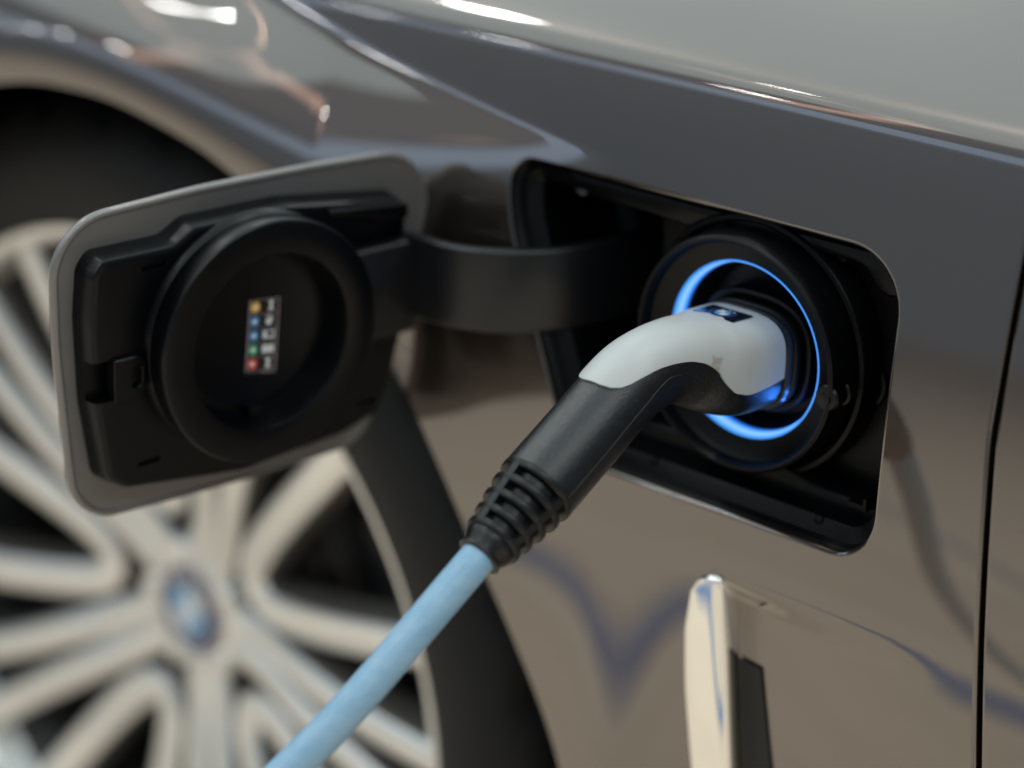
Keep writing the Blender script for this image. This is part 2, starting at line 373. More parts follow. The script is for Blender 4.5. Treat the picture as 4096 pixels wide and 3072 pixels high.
def panel(name, holes, bounds, edges_lip, inside, parent, lip_r=.0022, lip_d=.014):
    """trimmed body panel: bounds = outer polygon in (x,v); holes = closed loops cut out; lips turned in along every listed open/closed loop"""
    xs = np.concatenate([np.arange(bounds[:,0].min(), -.56, .02), np.arange(-.56, bounds[:,0].max(), .0055)])
    vs = np.concatenate([np.arange(-.48, -.24, .012), np.arange(-.24, -.13, .006), np.arange(-.13, .05, .0045), np.arange(.05, .135, .0016), np.arange(.135, .2, .006), np.arange(.2, .72, .02)])
    G = np.stack(np.meshgrid(xs, vs), -1).reshape(-1, 2)
    if name == 'fender':
        tv = np.arange(-.25, -.100, .003)
        G = np.vstack([G] + [np.stack([trim_x(tv) + o, tv], 1) for o in (-.008, -.0065, -.005, -.0035, -.002, -.0005, .002, .004)])
    G = G + np.random.uniform(-1e-5, 1e-5, G.shape)
    keep = inpoly(G, bounds) & (dist_poly(G, bounds) > .0018)
    for h in holes: keep &= ~inpoly(G, h) & (dist_poly(G, h) > .0018)
    G = G[keep]
    V = [Vector(p) for p in G]; E = []
    for L in [bounds] + holes:
        k = len(V); V += [Vector(p) for p in L]; E += [(k + i, k + (i + 1) % len(L)) for i in range(len(L))]
    rv, re, rf, *_ = geometry.delaunay_2d_cdt(V, E, [], 0, 1e-7)
    rv = np.array([tuple(p) for p in rv]); F = np.array([tuple(f) for f in rf if len(f) == 3])
    c = rv[F].mean(1); ok = inpoly(c, bounds)
    for h in holes: ok &= ~inpoly(c, h)
    F = F[ok]
    P = S(rv[:, 0], rv[:, 1]); N = SN(rv[:, 0], rv[:, 1])
    # orient outward
    fn = np.cross(P[F[:,1]] - P[F[:,0]], P[F[:,2]] - P[F[:,0]]); flip = np.einsum('ij,ij->i', fn, N[F[:,0]]) < 0
    F[flip] = F[flip][:, ::-1]
    V3 = list(map(tuple, P)); N3 = list(map(tuple, N)); FF = [tuple(map(int, f)) for f in F]
    for L, closed, sgn, rad, dep in edges_lip:
        L = np.asarray(L); n = len(L); Pl = S(L[:,0], L[:,1]); Nl = SN(L[:,0], L[:,1])
        T = (np.roll(Pl, -1, 0) - np.roll(Pl, 1, 0)) if closed else np.gradient(Pl, axis=0)
        T /= np.linalg.norm(T, axis=1)[:, None]; Mv = np.cross(Nl, T) * sgn
        Mv /= np.linalg.norm(Mv, axis=1)[:, None]; rows = []
        if closed:        # the seal covers more of the turned-in edge on the hinge side
            wl = (.35 + .65 * sst((L[:, 0] + .125) / .06))[:, None]; rad = rad * wl; dep = dep * wl
        for q in [0, 15, 30, 45, 60, 75, 90, 'd']:
            th = math.radians(90 if q == 'd' else q)
            p = Pl + Mv * rad * math.sin(th) - Nl * rad * (1 - math.cos(th))
            nn = Nl * math.cos(th) + Mv * math.sin(th)
            if q == 'd': p = p - Nl * dep
            rows.append(len(V3)); V3 += list(map(tuple, p)); N3 += list(map(tuple, nn))
        for r0, r1 in zip(rows, rows[1:]):
            for i in range(n if closed else n - 1):
                a, b = i, (i + 1) % n
                f = (r0 + a, r0 + b, r1 + b, r1 + a)
                q = [np.array(V3[j]) for j in f]; nf = np.cross(q[1] - q[0], q[3] - q[0])
                FF.append(f if nf @ np.array(N3[r0 + a]) > 0 else f[::-1])
    me = mesh(name, V3, FF); 
    me.polygons.foreach_set('use_smooth', [True] * len(me.polygons))
    me.normals_split_custom_set_from_vertices(N3)
    return link(name, me, 'paint', parent, sharp=None)

car = empty('car', (-.48, .5, FLOOR_Z)); car['label'] = 'taupe metallic electric car with its charging flap swung open'; car['category'] = 'car'
CARM = Matrix.Translation((.48, -.5, -FLOOR_Z))     # children are modelled in world coordinates
def cpart(o): o.parent = car; o.matrix_parent_inverse = CARM; return o

vseam = np.arange(-.47, .7001, .006)
seam = np.stack([seam_x(vseam), vseam], 1)
bl = [(-1.0, .70), (-1.0, -.47)]
bF = np.vstack([seam, [(-1.0, .70)], [(-1.0, -.47)]])
bF = ccw(bF)
# wheel arch is cut as a hole that reaches below the sheet
archH = ARCH.copy(); archH[:, 1] = np.maximum(archH[:, 1], -.468)
archH = ccw(archH[(ARCH[:, 1] > -.469)])
fender = panel('fender', [OPEN, archH], bF, [(OPEN, True, 1, .0024, .0022), (ARCH[(ARCH[:,1] > -.469)], False, -1, .004, .030), (seam, False, -1, .002, .02)], None, None)
fender = cpart(fender)
seam2 = seam + np.array([.0062, 0]); bD = ccw(np.vstack([seam2, [(.62, .70)], [(.62, -.47)]]))
door = cpart(panel('door', [], bD, [(seam2, False, 1, .002, .02)], None, None))

# ------------------------------------------------------------------ seals, liner
def S3(L, off): L = np.asarray(L); return S(L[:,0], L[:,1]) - SN(L[:,0], L[:,1]) * off
m = MB(); a = S3(seam + np.array([-.012, 0]), .019); b = S3(seam + np.array([.018, 0]), .019)
m.loft([list(a), list(b)], False, False, closed=False)
cpart(link('door_seal', mesh('door_seal', m.V, m.F), 'deep_black'))
# wheel housing: the black liner behind the arch
liner = MB(); n = 48; loops = []
for y, r in ((.012, .376), (.10, .384), (.30, .384), (.32, .33), (.33, .02)):
    loops.append([(ARC[0] + r * math.cos(2*PI*i/n), y, ARC[1] + r * math.sin(2*PI*i/n)) for i in range(n)])
liner.loft(loops, False, True)
cpart(link('wheel_housing', liner.mesh('wheel_housing'), 'liner'))

# ------------------------------------------------------------------ bright trim of the side vent and its black grille
def trim_rows():
    rows = []
    for v in np.concatenate([-.1066 - .010 * np.linspace(0, 1, 14) ** 2, np.linspace(-.118, -.30, 30)]):
        xr = trim_x(v); xl = np.interp(-v, [.1066, .118, .138, .165, .21, .30], [-.0098, -.0162, -.0186, -.0174, -.0125, -.0035])
        dt = -.1066 - v; xl = max(xl, -.0186)
        if dt < .006: xl += (.0055) * (1 - math.sqrt(max(0, 1 - (1 - dt / .006) ** 2)))
        if dt < .002: xr -= (.0018) * (1 - math.sqrt(max(0, 1 - (1 - dt / .002) ** 2)))
        roll = .0022 * max(0, 1 - dt / .0022) ** 2; row = []
        for k in range(25):
            u = k / 24; crown = .0021 * (1 - abs(2 * u - 1) ** 5) - .0004
            row.append((xl + (xr - xl) * u, np.interp(v, _v, _y) - crown + roll, np.interp(v, _v, _z)))
        row = [(row[0][0], row[0][1] + .010, row[0][2])] + row + [(row[-1][0], row[-1][1] + .014, row[-1][2])]
        rows.append(row)
    top_ = [(p[0], p[1] + .008, p[2]) for p in rows[0]]
    return [top_] + rows
m = MB(); m.loft(trim_rows(), False, False, closed=False)
cpart(link('vent_trim', m.mesh('vent_trim'), 'chrome', sharp=60))
m = MB(); L0 = []; 
for v in np.linspace(-.147, -.30, 20):
    xr = trim_x(v); row = []
    for k, xo in enumerate((.0015, .006, .012, .0155 + (.147 + v) * -.10, .0168 + (.147 + v) * -.10)):
        p = S(xr + xo, v); n_ = SN(xr + xo, v); q = p + n_ * (.0012 if k < 4 else -.001); row.append(tuple(q))
    L0.append(row)
top = [tuple(np.array(p) + np.array([0, .003, .0015])) for p in L0[0]]
m.loft(L0, False, False, closed=False)
cpart(link('vent_grille', mesh('vent_grille', m.V, m.F), 'black_plastic'))

# ------------------------------------------------------------------ charge port
AX = np.array([-.0095, 0, -.006])            # axis of the socket (x, -, z)
port = cpart(empty('charge_port')); 
def ring_loop(ins, dep):
    Q = inset2(OPEN, ins); P = S(Q[:,0], Q[:,1]) - SN(Q[:,0], Q[:,1]) * dep; return [tuple(p) for p in P]
hous = MB()
hous.loft([ring_loop(-.0022, .0042), ring_loop(-.0008, .0046), ring_loop(.0006, .0056), ring_loop(.0020, .0085), ring_loop(.0030, .0105), ring_loop(.0085, .0125), ring_loop(.0100, .0135), ring_loop(.0110, .018), ring_loop(.0125, .070), ring_loop(.02, .074)], False, True)
hm = mesh('housing', hous.V, hous.F); b_ = bmesh.new(); b_.from_mesh(hm); bmesh.ops.reverse_faces(b_, faces=b_.faces); b_.to_mesh(hm); b_.free()
hsg = link('housing', hm, 'port_plastic', port, sharp=30)
# plateau that carries the socket (right two thirds of the pan)
pl = rounded([(-.076, .048), (.060, .048), (.068, -.067), (-.070, -.067)], [.004, .022, .014, .006], 8)
pm = prism(resample(pl, .004), [(0, .068), (0, .034), (.0006, .0328), (.0016, .0322)])
link('socket_mount', pm.mesh('socket_mount'), 'port_plastic', port, sharp=30)
# lower ledge with its stepped edge
lg = spline([(-.060, -.058), (-.02, -.057), (.012, -.0565), (.030, -.0605), (.052, -.0615)], 6)
lo = np.vstack([lg, [(.0715, -.0605), (.0715, -.078), (-.085, -.078), (-.085, -.060)]])
pm = prism(resample(lo, .003), [(0, .040), (0, .018), (.001, .0165), (.0022, .016)])
link('drip_ledge', pm.mesh('drip_ledge'), 'port_plastic', port, sharp=40)
# upper flange with the notch
up = np.vstack([[(-.12, .052), (-.12, .0425)], spline([(-.075, .0415), (-.055, .0405), (-.047, .0405), (-.040, .0445), (-.028, .0455), (.03, .0445), (.046, .043), (.052, .036), (.058, .033)], 6), [(.066, .034), (.066, .052)]])
pm = prism(resample(up, .003), [(0, .040), (0, .021), (.001, .0195), (.002, .019)])
link('upper_flange', pm.mesh('upper_flange'), 'port_plastic', port, sharp=40)
def cen(P): return (AX[0], 0, AX[2])
def lat(name, prof, material, parent, n=96, sharp=35, c=None):
    return link(name, lathe(prof, n=n, center=c or (AX[0], 0, AX[2]), close=True).mesh(name), material, parent, sharp=sharp)
lat('socket_collar', [(.0545, .040), (.0548, .006), (.0542, .0030), (.0530, .0020), (.0520, .0022), (.0508, .0040), (.0500, .0075), (.0480, .0090), (.0425, .0108), (.0412, .0112), (.0408, .0125), (.0400, .040)], 'port_plastic', port)
lat('groove_ring', [(.0605, .0345), (.0605, .0185), (.0598, .0175), (.0578, .0172), (.0568, .0180), (.0568, .0345)], 'port_plastic', port)
lat('light_ring', [(.0412, .0122), (.0409, .0114), (.0402, .0114), (.0388, .0178), (.0388, .0190), (.0404, .0190)], 'light_ring', port, n=128)
for k_, dg_ in enumerate((-44, -34)):  # added point lamps tucked behind the ring lip to strengthen its blue spill
    l_ = bpy.data.lights.new('ring_spill_fill', 'POINT'); l_.energy = .004; l_.color = (.04, .25, 1.0); l_.shadow_soft_size = .001
    lo_ = bpy.data.objects.new('ring_spill_fill', l_); COL.objects.link(lo_); lo_.location = (AX[0] + .0372 * math.cos(math.radians(dg_)), .0172, AX[2] + .0372 * math.sin(math.radians(dg_)))
lat('socket_bowl', [(.0400, .0190), (.0386, .0187), (.0352, .0330), (.0345, .0440), (.005, .0440), (.005, .0500), (.0392, .0500)], 'deep_black', port)
# peg of the flap lock
peg = (.0275, -.0225)
lat('lock_base', [(.0125, .036), (.0125, .0315), (.0118, .0300), (.0105, .0297), (.0098, .0285), (.0092, .0270), (.0080, .0266), (.0066, .036)], 'port_plastic', port, 40, c=(peg[0] + .0140, 0, peg[1] + .010))
lat('lock_pin', [(.0001, .034), (.0062, .034), (.0062, .0125), (.0058, .0120), (.0050, .0117), (.0050, .0100), (.0034, .0098), (.0034, .0080), (.0058, .0078), (.0060, .0070), (.0060, .0040), (.0052, .0030), (.0028, .0028), (.0024, .0020), (.0001, .0018)], 'black_plastic', port, 40, c=(peg[0] + .0140, 0, peg[1] + .010))
def port_screw(x, v, r, material, depth, name='screw'):
    p = S(x, v) - SN(x, v) * depth
    lathe_m = lathe([(r, .002), (r, -.0002), (r * .86, -.0008), (r * .5, -.0010), (.0001, -.0010)], n=20, center=tuple(p))
    return link(name, lathe_m.mesh(name), material, port)
port_screw(-.112, .049, .0036, 'screw_grey', .0126); port_screw(-.094, .0475, .0022, 'deep_black', .0130, 'drain_hole')
port_screw(.0335, .0485, .0026, 'port_plastic', .0128); port_screw(.041, -.0690, .0026, 'port_plastic', .0126); port_screw(-.052, -.0690, .0026, 'port_plastic', .0126)
mb = MB(); mb.box((.049, .0125, -.0635), (.059, .019, -.0610)); mb.box((.0575, .012, -.0635), (.0590, .018, -.0575))
link('clip', mb.mesh('clip'), 'port_plastic', port)

# ------------------------------------------------------------------ charging flap, swung open on its gooseneck arm
rv = np.array([-0.0543, 0.0293, -1.6874]); FR = Matrix.Rotation(np.linalg.norm(rv), 4, Vector(rv).normalized()); FT = Vector((-.2099, -.1282, -.0064))
FLAPM = Matrix.Translation(FT) @ FR
flap = cpart(empty('charging_flap')); flap.matrix_basis = FLAPM
def fpart(name, mb_, material, sharp=35, label=None):
    return link(name, mb_.mesh(name) if isinstance(mb_, MB) else mb_, material, flap, sharp=sharp, label=label)
plate = rounded([(-.1365, .0640), (-.055, .0668), (.005, .0672), (.0800, .0640), (.0795, .006), (.0720, -.0815), (.018, -.0832), (-.033, -.0840), (-.0925, -.0825)], [.034, .3, .3, .032, .3, .026, .3, .3, .022], 10)
plate = ccw(resample(plate, .003))
fpart('painted_plate', prism(plate, [(.0012, -.0012), (.0003, -.0004), (0, .0006), (.0003, .0020), (.0010, .0028), (.0022, .0031), (.0030, .0029), (.0036, .0023), (.0050, .0022)]), 'paint_inside')
cov = rounded([(.0680, .0420), (.0625, .0490), (.0260, .0490), (.0150, .0555), (-.036, .0555), (-.100, .0470), (-.1050, .0430), (-.1050, -.020), (-.0985, -.046), (-.0905, -.0630), (-.070, -.0690), (-.012, -.0735), (.052, -.0650), (.0625, -.0580), (.0685, -.020), (.0700, .020)],
              [.006, .006, .010, .010, .012, .006, .006, .02, .02, .008, .02, .05, .008, .008, .05, .05], 6)
cov = ccw(resample(cov, .002))
cm = prism(cov, [(0, .0015), (.0006, .0060), (.0016, .0125), (.0023, .0140), (.0034, .0147), (.005, .0148)]).mesh('inner_cover')
co = fpart('inner_cover', cm, 'black_plastic', 30)
cut = MB()
def slot(x0, x1, z0, z1, y0=.0128): cut.box((x0, y0, z0), (x1, .02, z1))
slot(.0305, .0422, .0388, .0414); slot(.0340, .0455, -.0540, -.0512); slot(-.0902, -.0801, .0380, .0400); slot(-.0877, -.0767, -.0550, -.0528)
slot(.0565, .0720, -.0185, .0008, .0080)
slot(-.1000, -.0600, .0275, .0350, .0105)
cuto = link('cutter', cut.mesh('cutter'), 'deep_black')
md = co.modifiers.new('cut', 'BOOLEAN'); md.object = cuto; md.operation = 'DIFFERENCE'; md.solver = 'EXACT'
cuto.matrix_world = Matrix.Identity(4); par = co.parent; co.parent = None; co.matrix_world = Matrix.Identity(4)
dg = bpy.context.evaluated_depsgraph_get(); newm = bpy.data.meshes.new_from_object(co.evaluated_get(dg))
co.modifiers.clear(); old = co.data; co.data = newm; bpy.data.objects.remove(cuto); co.parent = par; co.matrix_local = Matrix.Identity(4)
newm.polygons.foreach_set('use_smooth', [True] * len(newm.polygons)); newm.set_sharp_from_angle(angle=math.radians(30))
CX, CZ = -.0155, -.0020
fpart('sealing_cup', lathe([(.0580, .0140), (.0572, .0165), (.0562, .0180), (.0570, .0200), (.0580, .0302), (.0577, .0312), (.0570, .0318), (.0560, .0320), (.0430, .0318), (.0422, .0314), (.0418, .0306), (.0412, .0275), (.0388, .0150), (.0384, .0142)], n=112, center=(CX, 0, CZ), close=True), 'black_plastic', 28)
fpart('cup_floor', lathe([(.0392, .0120), (.0392, .0154), (.0340, .0154), (.0335, .0151), (.0001, .0151)], n=80, center=(CX, 0, CZ)), 'port_plastic')
tb = MB(); tb.box((CX + .000, .0155, CZ - .0395), (CX + .0055, .0225, CZ - .0345)); fpart('cup_tab', tb, 'black_plastic')
# base block of the arm
ab = rounded([(-.0560, .0262), (-.1035, .0262), (-.1075, -.0205), (-.0560, -.0205)], [.002, .002, .003, .003], 4)
fpart('arm_base', prism(resample(ab, .002), [(0, .010), (0, .0190), (.0008, .0202), (.0018, .0206)]), 'arm_plastic')
rb = rounded([(-.0560, .0490), (-.0560, .0455), (-.1000, .0365), (-.1020, .0380), (-.1020, .0430), (-.1000, .0445)], .001, 3)
fpart('cover_rib', prism(resample(rb, .0015), [(0, .010), (0, .0175), (.0006, .0182), (.0012, .0184)]), 'black_plastic')
# gooseneck arm (modelled in car coordinates, then carried into the flap's frame)
ap = spline([(-.2010, -.0400), (-.1900, -.0325), (-.1780, -.0285), (-.1600, -.0285), (-.1430, -.0245), (-.1275, -.0150), (-.1140, .0010), (-.1055, .0210), (-.1020, .0420), (-.1015, .062)], 6)
sec = rounded([(-.0045, -.0215), (.0020, -.0215), (.0020, .0190), (-.0045, .0190)], .0018, 4)
loops = []; T = np.gradient(ap, axis=0); T /= np.linalg.norm(T, axis=1)[:, None]
inv = FLAPM.inverted()
for p, t in zip(ap, T):
    nrm = np.array([-t[1], t[0]]) 
    loops.append([tuple(inv @ Vector((p[0] + nrm[0] * (s[0] + .0045), p[1] + nrm[1] * (s[0] + .0045), s[1]))) for s in sec])
fpart('hinge_arm', MB().loft(loops), 'arm_plastic', 40)
# spring clip of the latch
oc = resample(rounded([(.0420, .0012), (.0585, .0012), (.0585, -.0190), (.0420, -.0190)], [.006, .0008, .0008, .006], 6), .001)
ic = rounded([(.0440, -.0030), (.0500, -.0030), (.0500, -.0140), (.0440, -.0140)], .0024, 6); ic = resample(ic, .001)
N_ = 72
def nres(P): 
    P = ccw(P); c = P.mean(0); Q = np.vstack([P, P[:1]]); s = np.concatenate([[0], np.cumsum(np.linalg.norm(np.diff(Q, axis=0), axis=1))]); t = np.linspace(0, s[-1], N_, endpoint=False)
    R_ = np.stack([np.interp(t, s, Q[:,k]) for k in (0, 1)], 1); ang = np.arctan2(R_[:,1]-c[1], R_[:,0]-c[0]); return np.roll(R_, -int(np.argmin(abs(ang))), 0)
oc, ic = nres(oc), nres(ic)
def lp(P, y): return [(p[0], y, p[1]) for p in P]
fpart('latch_clip', MB().loft([lp(oc, .0120), lp(oc, .0172), lp(inset2(oc, .0005), .0178), lp(ic, .0178), lp(inset2(ic, .0004), .0172), lp(inset2(ic, .0004), .0120)], False, False), 'black_plastic', 30)
# printed sticker in the cup
st = MB(); Y0 = .01535
q = [np.array(p) for p in ((-.0140, .0136), (-.0306, .0122), (-.0284, -.0252), (-.0118, -.0222))]   # TL TR BR BL as seen
def sp(u, v_): a = q[0] * (1-u) * (1-v_) + q[1] * u * (1-v_) + q[2] * u * v_ + q[3] * (1-u) * v_; return a
def quad(u0, u1, v0, v1, mi, dy): st.add([(*[sp(u, v_)[0]], Y0 + dy, sp(u, v_)[1]) for u, v_ in ((u0, v0), (u1, v0), (u1, v1), (u0, v1))], [(0, 1, 2, 3)], mi)
def poly(pts, mi, dy): st.add([(sp(u, v_)[0], Y0 + dy, sp(u, v_)[1]) for u, v_ in pts], [tuple(range(len(pts)))], mi)
def disc(cu, cv, r, mi, dy): poly([(cu + r * math.cos(2*PI*k/24) / .0166, cv + r * math.sin(2*PI*k/24) / .0364) for k in range(24)], mi, dy)
quad(-.03, 1.03, -.015, 1.015, 0, 0)
for k in range(6): quad(0, 1, k * .19 + .015, k * .19 + .022, 1, .00006)
for u in (0, .97): quad(u, u + .03, .015, .972, 1, .00007)
for k, c_ in enumerate((3, 4, 4, 5, 6)):
    cv = .112 + k * .19
    disc(.21, cv, .0027, c_, .00008); disc(.21, cv, .00120, 2, .00012)
    if k in (0, 4):      # plug on a stand
        poly([(.63, cv - .070), (.83, cv - .070), (.765, cv - .005), (.695, cv - .005)], 2, .00008); poly([(.69, cv - .005), (.77, cv - .005), (.83, cv + .060), (.63, cv + .060)], 2, .00009)
    elif k == 1:         # plug with a curled lead
        disc(.68, cv + .015, .0017, 2, .00008)
        poly([(.68 + (.14 if o else .10) * math.cos(a), cv - .02 + (.055 if o else .040) * math.sin(a)) for o in (0, 1) for a in (np.linspace(-2.6, .9, 10) if o else np.linspace(.9, -2.6, 10))], 2, .00009)
    elif k == 2:         # part-filled battery
        quad(.50, .90, cv - .055, cv + .050, 2, .00008); quad(.63, .86, cv - .038, cv + .020, 0, .00012)
    else:                # full battery
        quad(.50, .90, cv - .050, cv + .050, 2, .00008); quad(.56, .62, cv - .066, cv - .050, 2, .00008); quad(.78, .84, cv - .066, cv - .050, 2, .00008)
quad(.55, .92, .978, .990, 1, .00008)
fpart('sticker', st.mesh_multi('sticker'), ['print_black', 'print_line', 'print_white', 'print_yellow', 'print_blue', 'print_green', 'print_red'], None, 'black sticker with five coloured charging status dots and icons')

# ------------------------------------------------------------------ front wheel
HX, HY, HZ = -.484, .080, -.323
wheel = cpart(empty('wheel')); wheel.matrix_parent_inverse = CARM; wheel.location = (HX, 0, HZ)
def wpart(name, mb_, material, sharp=35): return link(name, mb_.mesh(name) if isinstance(mb_, MB) else mb_, material, wheel, sharp=sharp)
prof = [(.256, .040), (.262, .030), (.275, .0235), (.292, .0215), (.306, .0245), (.318, .031), (.327, .040), (.332, .050), (.334, .062), (.334, .075), (.327, .0755), (.327, .083), (.335, .0835), (.336, .125), (.328, .1255), (.328, .134), (.336, .1345), (.335, .180), (.328, .1805), (.328, .188), (.333, .1885), (.331, .215), (.322, .228), (.292, .240), (.258, .235), (.250, .20)]
n = 180; V = []; F = []
for j, (r, y) in enumerate(prof):
    for i in range(n):
        g = 0
        if .035 < y < .224 and r > .320 and i % 5 == (j // 5) % 5: g = .0055
        aa = 2 * PI * i / n + (.012 if j % 2 else 0) * (1 if r > .32 else 0); V.append(((r - g) * math.cos(aa), y, (r - g) * math.sin(aa)))
for j in range(len(prof) - 1):
    for i in range(n): F.append((j*n+i, j*n+(i+1) % n, (j+1)*n+(i+1) % n, (j+1)*n+i))
tm = mesh('tyre', V, F); recalc(tm); wpart('tyre', tm, 'rubber', 60)
wpart('rim', lathe([(.2575, .047), (.2585, .040), (.2570, .0352), (.2530, .0345), (.2490, .0375), (.2465, .0440), (.2440, .056), (.2420, .060), (.2460, .064)], n=96, close=True), 'rim_silver', 60)
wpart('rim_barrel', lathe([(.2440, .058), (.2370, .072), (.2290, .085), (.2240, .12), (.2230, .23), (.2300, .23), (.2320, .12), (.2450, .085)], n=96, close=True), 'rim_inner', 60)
def leg(pts, w0, w1, d0, name):
    """spoke bar along 3-D points; width eases from w0 to w1, depth d0"""
    P = spline(pts, 8); T = np.gradient(P, axis=0); T /= np.linalg.norm(T, axis=1)[:, None]; loops = []
    for i, (p, t) in enumerate(zip(P, T)):
        f = i / (len(P) - 1); wd = (w0 + (w1 - w0) * f) / 2
        yv = np.array([0, 1., 0]); s = np.cross(yv, t); s /= np.linalg.norm(s); yv = np.cross(t, s); yv *= np.sign(yv[1])
        sec = [(-1, .8), (-1, .22), (-.86, .08), (-.5, 0), (0, -.03), (.5, 0), (.86, .08), (1, .22), (1, .8), (.6, 1), (-.6, 1)]
        loops.append([p + s * wd * a * (1.12 if b > .5 else 1) + yv * d0 * b for a, b in sec])
    me = MB().loft(loops).mesh(name)
    me.polygons.foreach_set('material_index', [0 if p.normal.y < -.45 else 1 for p in me.polygons])   # machined face, dark painted flanks
    return me
def pol(r, deg, y): return (r * math.cos(math.radians(deg)), y, r * math.sin(math.radians(deg)))
spk = {}
for s in (-1, 1):
    spk[s] = leg([pol(.030, s * 16, .076), pol(.070, s * 8.8, .070), pol(.120, s * 6.3, .058), pol(.180, s * 5.5, .049), pol(.2465, s * 5.8, .043)], .0275, .0245, .034, 'spoke')
hair = [pol(.247, -14.0, .043), pol(.205, -13.8, .047), pol(.160, -13.8, .054), pol(.115, -13.0, .062), pol(.086, -9.5, .067), pol(.076, 0, .069), pol(.086, 9.5, .067), pol(.115, 13.0, .062), pol(.160, 13.8, .054), pol(.205, 13.8, .047), pol(.247, 14.0, .043)]
hp = leg(hair, .0275, .0275, .028, 'loop_spoke')
first = True
for k in range(5):
    for nm, me, a0 in (('spoke', spk[-1], 66), ('spoke', spk[1], 66), ('loop_spoke', hp, 30)):
        if k == 0: o = wpart(nm, me, ['rim_silver', 'rim_pocket'], 50)
        else: o = bpy.data.objects.new(nm, me); COL.objects.link(o); o.parent = wheel
        o.matrix_local = Matrix.Rotation(-math.radians(a0 + 72 * k), 4, 'Y')
wpart('hub', lathe([(.046, .120), (.0500, .090), (.0480, .0790), (.0420, .0745), (.0330, .0730), (.0310, .0745), (.0001, .0745)], n=60), 'rim_silver', 40)
def roundel(r, y, mk):
    """round emblem facing -y: silver rim, dark ring with letters, quartered centre"""
    mb_ = MB(); N = 48
    def dd(rr, yy, mi, a0=0, a1=2*PI):
        full = abs(a1 - a0 - 2*PI) < 1e-6; K = N if full else N // 4 + 1
        pts = [(rr * math.cos(a0 + (a1 - a0) * i / (K if full else K - 1)), yy, rr * math.sin(a0 + (a1 - a0) * i / (K if full else K - 1))) for i in range(K)]
        if full: mb_.add(pts, [tuple(range(K))], mi)
        else: mb_.add([(0, yy, 0)] + pts, [tuple(range(K + 1))], mi)
    e = r * .02
    mb_.loft([[(r * math.cos(2*PI*i/N), y + r * .12, r * math.sin(2*PI*i/N)) for i in range(N)], [(r * math.cos(2*PI*i/N), y, r * math.sin(2*PI*i/N)) for i in range(N)]], False, True, mi=0)
    dd(r * .94, y - e, 1); dd(r * .60, y - 2*e, 0)
    for k in range(4): dd(r * .56, y - 3*e, 2 if k % 2 else 3, k * PI / 2, (k + 1) * PI / 2)
    for ch, deg in (('B', 128), ('M', 90), ('W', 52)):
        gv, gf = glyph(ch, r * .38); a = math.radians(deg)
        c, s = math.cos(a - PI/2), math.sin(a - PI/2)
        mb_.add([(r * .77 * math.cos(a) + x * c - z * s, y - 2*e, r * .77 * math.sin(a) + x * s + z * c) for x, z, _ in gv], gf, 4)
    return mb_.mesh_multi('emblem')
EM = ['badge_silver', 'badge_navy', 'badge_blue', 'badge_white', 'badge_white']
ce = link('centre_cap', roundel(.030, .0725, 0), EM, wheel, sharp=None)
for k in range(5):
    a = math.radians(66 + 36 + 72 * k); c = (.0385 * math.cos(a), 0, .0385 * math.sin(a))
    wpart('wheel_bolt', lathe([(.0085, .085), (.0085, .0735), (.0070, .0715), (.0001, .0715)], n=14, center=c), 'rim_silver')
wpart('brake_disc', lathe([(.175, .150), (.1755, .160), (.172, .162), (.05, .162), (.05, .128), (.085, .128), (.095, .148), (.172, .148)], n=72, close=True), 'steel')
cal = []
for a in np.linspace(-35, 35, 12): cal.append(a)
cb = MB(); lps = []
for a in cal:
    lps.append([pol(r, a, y) for r, y in ((.118, .125), (.150, .112), (.178, .112), (.190, .120), (.190, .20), (.118, .20))])
cb.loft(lps); wpart('brake_caliper', cb, 'dark_steel')
va = math.radians(48); vt = [(.232 * math.cos(va), .075, .232 * math.sin(va)), (.215 * math.cos(va), .060, .215 * math.sin(va)), (.205 * math.cos(va), .054, .205 * math.sin(va))]
wpart('tyre_valve', tube(spline(vt, 4), .004, 12), 'steel')

# ------------------------------------------------------------------ charging plug and cable
cab = empty('charging_cable', (AX[0], 0, AX[2])); cab['label'] = 'black and white charging plug on a blue cable, pushed into the lit socket'; cab['category'] = 'charging cable'
XC = AX[0]
def kpart(o): o.parent = cab; o.matrix_parent_inverse = Matrix.Translation((-AX[0], 0, -AX[2])); return o
# y, z, a, b_top, b_bottom, exponent (mm)
STN = np.array([(34, -6.5, 23.6, 18.6, 22.0, 2.5), (20, -6.5, 24.0, 19.0, 22.6, 2.6), (8, -6.2, 24.4, 19.6, 23.0, 3.2), (-10, -5.0, 24.0, 20.0, 22.5, 3.3), (-22, -3.0, 22.6, 19.8, 20.0, 2.9), (-35, .8, 19.8, 18.6, 16.8, 2.45),
                (-50, 3.0, 17.6, 17.4, 15.6, 2.15), (-65, 1.2, 17.0, 17.2, 16.4, 2.05), (-80, -5.4, 17.0, 17.0, 17.0, 2.0), (-95, -13.4, 17.1, 17.1, 17.1, 2.0), (-112, -22.4, 17.2, 17.2, 17.2, 2.0), (-123, -28.2, 17.2, 17.2, 17.2, 2.0)])
ST = spline(STN, 10)
Tn = np.gradient(ST[:, :2], axis=0); Tn /= np.linalg.norm(Tn, axis=1)[:, None]
